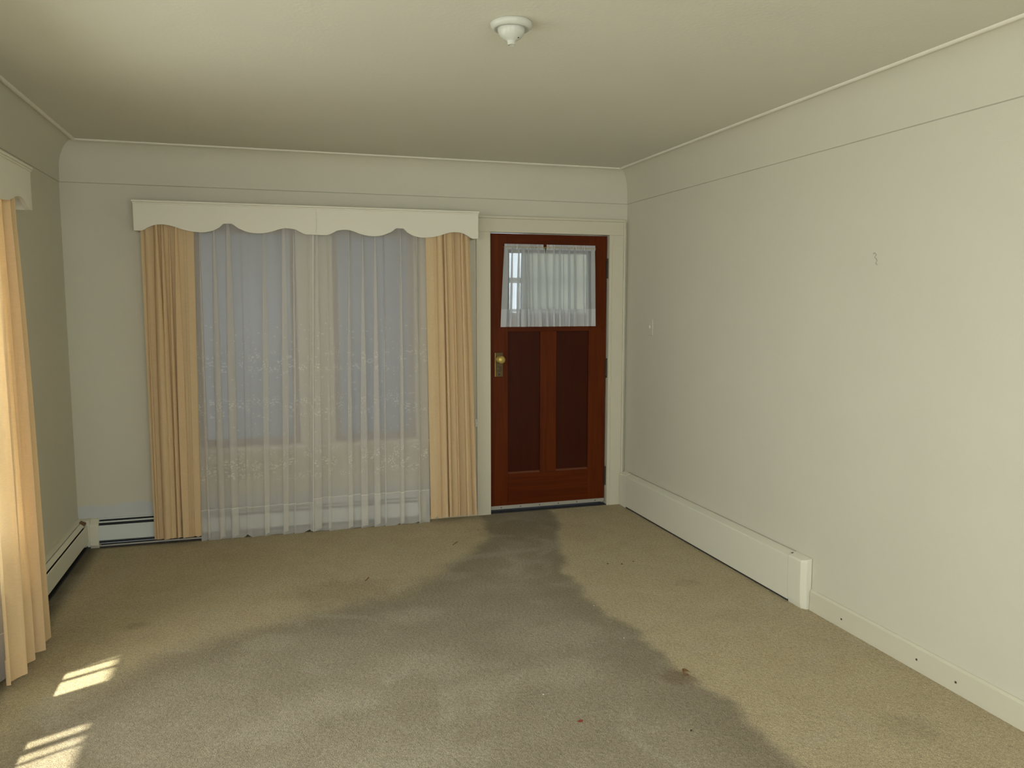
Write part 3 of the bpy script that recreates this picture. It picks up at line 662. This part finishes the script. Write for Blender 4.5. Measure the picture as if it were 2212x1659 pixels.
# near end cap: wraps over the panel, its return leans back towards the wall
b = MB(); k = 6
front = [(-0.003, -2.232), (-0.030, -2.228), (-0.052, -2.205), (-0.052, -2.104), (-0.003, -2.104)]
for z, sc in ((0.0, 0.80), (0.03, 0.92), (0.10, 0.98), (0.243, 1.0), (0.252, 0.93)):
    for x, y in front: b.v.append((x*sc, y if x > -0.04 or y < -2.2 else y, z if z < 0.25 else z+0.014*(1+x*sc/0.052)))
m_ = len(front)
for q in range(4):
    for i in range(m_): b.f.append([q*m_+i, q*m_+(i+1) % m_, (q+1)*m_+(i+1) % m_, (q+1)*m_+i])
b.f.append(list(range(m_))[::-1]); b.f.append([4*m_+i for i in range(m_)])
b.build('end_cap', M_heat, rc, 0.002)
MB().box(-0.005, -0.002, -2.1, -0.10, 0.2625, 0.2665).build('wall_gap_shade', M_seam_gapshade, rc)  # strip coloured as the shadow in the gap at the wall
MB().box(-0.030, -0.012, -2.112, -2.098, 0.2525, 0.2590).build('bent_tab', M_dark, rc)
MB().box(-0.040, -0.003, -2.1, -0.10, 0.0, 0.012).build('floor_gap', M_dark, rc)

# ------------------------------------------------------------------ light switch
sw = empty('light_switch', (0, -0.415, 1.37), label='cream toggle light switch on the right wall near the door', category='light switch')
MB().box(-0.006, 0, -0.450, -0.380, 1.315, 1.430).build('cover_plate', M_wall, sw, 0.003)
MB().box(-0.018, -0.004, -0.420, -0.410, 1.366, 1.386).build('toggle', M_wall, sw, 0.002)
for z in (1.340, 1.405): MB().lathe([(0, 0), (0.0035, 0), (0.003, 0.0015), (0, 0.0015)], (-0.006, -0.415, z), (-1, 0, 0), 10).build('screw', M_trim, sw)
# flaked plaster mark on the right wall
b = MB()
pts = [(-2.553, 1.764), (-2.563, 1.768), (-2.572, 1.758), (-2.562, 1.748), (-2.572, 1.742), (-2.578, 1.732), (-2.570, 1.722), (-2.580, 1.714)]
b.tube([(-0.0005, y, z) for y, z in pts], 0.0024, 6)
b.build('plaster_chip_mark', M_scuff, None, label='small squiggly chipped mark high on the bare right wall', category='wall mark')

# ------------------------------------------------------------------ ceiling lamp holder
lx, ly = -1.745, -2.745
cl = empty('ceiling_lamp_holder', (lx, ly, HC), label='small white porcelain lamp holder without a bulb on the ceiling', category='ceiling light')
MB().lathe([(0, 0), (0.072, 0), (0.074, 0.006), (0.071, 0.016), (0.064, 0.022), (0.057, 0.024), (0.054, 0.020), (0.048, 0.020)], (lx, ly, HC), (0, 0, -1), 56).build('canopy', M_porc, cl, smooth=True)
MB().lathe([(0.048, 0.019), (0.047, 0.030), (0.043, 0.040), (0.036, 0.049), (0.026, 0.056), (0.017, 0.060), (0.014, 0.064), (0.0135, 0.074), (0.011, 0.0755), (0.010, 0.068), (0, 0.068)], (lx, ly, HC), (0, 0, -1), 48).build('socket', M_porc, cl, smooth=True)
MB().lathe([(0, 0), (0.0035, 0), (0.0035, 0.003), (0, 0.003)], (lx+0.018, ly-0.020, HC-0.052), (0.3, -0.4, -1), 12).build('screw', M_dark, cl)

# ------------------------------------------------------------------ small debris on the carpet
def blob(name, x, y, r, h, m, squash=1.0, rot=0.0, seed=1, **tags):
    rnd = random.Random(seed); mb = MB(); seg = 12
    mb.v.append((x, y, 0.001+h))
    for ring, (rr, zz) in enumerate(((0.6, 0.85), (1.0, 0.35), (0.9, 0.0))):
        for k_ in range(seg):
            a = 2*PI*k_/seg; q = r*rr*(1+rnd.uniform(-0.15, 0.15)); u, v = q*math.cos(a), q*math.sin(a)*squash
            mb.v.append((x+u*math.cos(rot)-v*math.sin(rot), y+u*math.sin(rot)+v*math.cos(rot), 0.001+h*zz))
    for k_ in range(seg):
        n_ = (k_+1) % seg; mb.f.append([0, 1+k_, 1+n_])
        for q in (0, 1): mb.f.append([1+q*seg+k_, 1+(q+1)*seg+k_, 1+(q+1)*seg+n_, 1+q*seg+n_])
    mb.f.append([1+2*seg+k_ for k_ in range(seg)][::-1])
    return mb.build(name, m, None, **tags)
blob('fallen_leaf', -1.521, -2.891, 0.0105, 0.002, M_rust, 0.8, 0.4, 3, label='small round red-brown leaf lying on the worn carpet', category='leaf')
lf = MB()
for i in range(9):
    a = PI*1.5*i/8
    for w in (-1, 1): lf.v.append((-0.954+0.016*math.cos(a), -2.668+0.018*math.sin(a)+w*0.004, 0.004+0.010*(0.5+0.5*w)*math.sin(PI*i/8)))
for i in range(8): lf.f.append([2*i, 2*i+1, 2*i+3, 2*i+2])
o = lf.build('curled_leaf', M_leaf, None, label='curled dry brown leaf where the dark carpet meets the light strip', category='leaf')
sm = o.modifiers.new('thick', 'SOLIDIFY'); sm.thickness = 0.0015
for i, (x, y, r) in enumerate([(-0.698, -1.283, 0.007), (-0.622, -1.315, 0.008), (-0.535, -1.289, 0.006)]):
    blob('carpet_debris', x, y, r, 0.003, M_speck, 0.6, i, 20+i, label='dark crumb in the row of three on the pale carpet right of the door', category='crumb', group='row of three dark crumbs')
tw = MB().tube([(-1.50, -0.66, 0.003), (-1.47, -0.625, 0.005), (-1.455, -0.60, 0.003)], 0.0018, 6)
tw.build('twig', M_speck, None, label='thin dark twig on the carpet left of the door', category='twig')
tw = MB().tube([(-2.115, -1.16, 0.003), (-2.10, -1.14, 0.005), (-2.088, -1.105, 0.003)], 0.0022, 6)
tw.build('twig', M_leaf, None, label='short reddish twig on the carpet in front of the sheer curtains', category='twig')
blob('dark_crumb', -1.162, -3.071, 0.006, 0.004, M_speck, 0.6, 1, 44, label='single dark crumb on the worn carpet near the bottom of the photo', category='crumb')
for i, (x, y, where) in enumerate([(-0.601, -0.075, 'right beside the bottom of the door'), (-1.034, -1.867, 'on the right edge of the dark trail, nearer the door'),
        (-1.055, -2.272, 'on the dark trail, nearest the curled brown leaf'), (-1.587, -2.663, 'behind the small red-brown leaf, seen from the camera')]):
    blob('white_crumb', x, y, 0.0035, 0.003, M_white, 0.8, i, 60+i, label='tiny white crumb '+where, category='crumb', group='tiny white crumbs on the carpet')
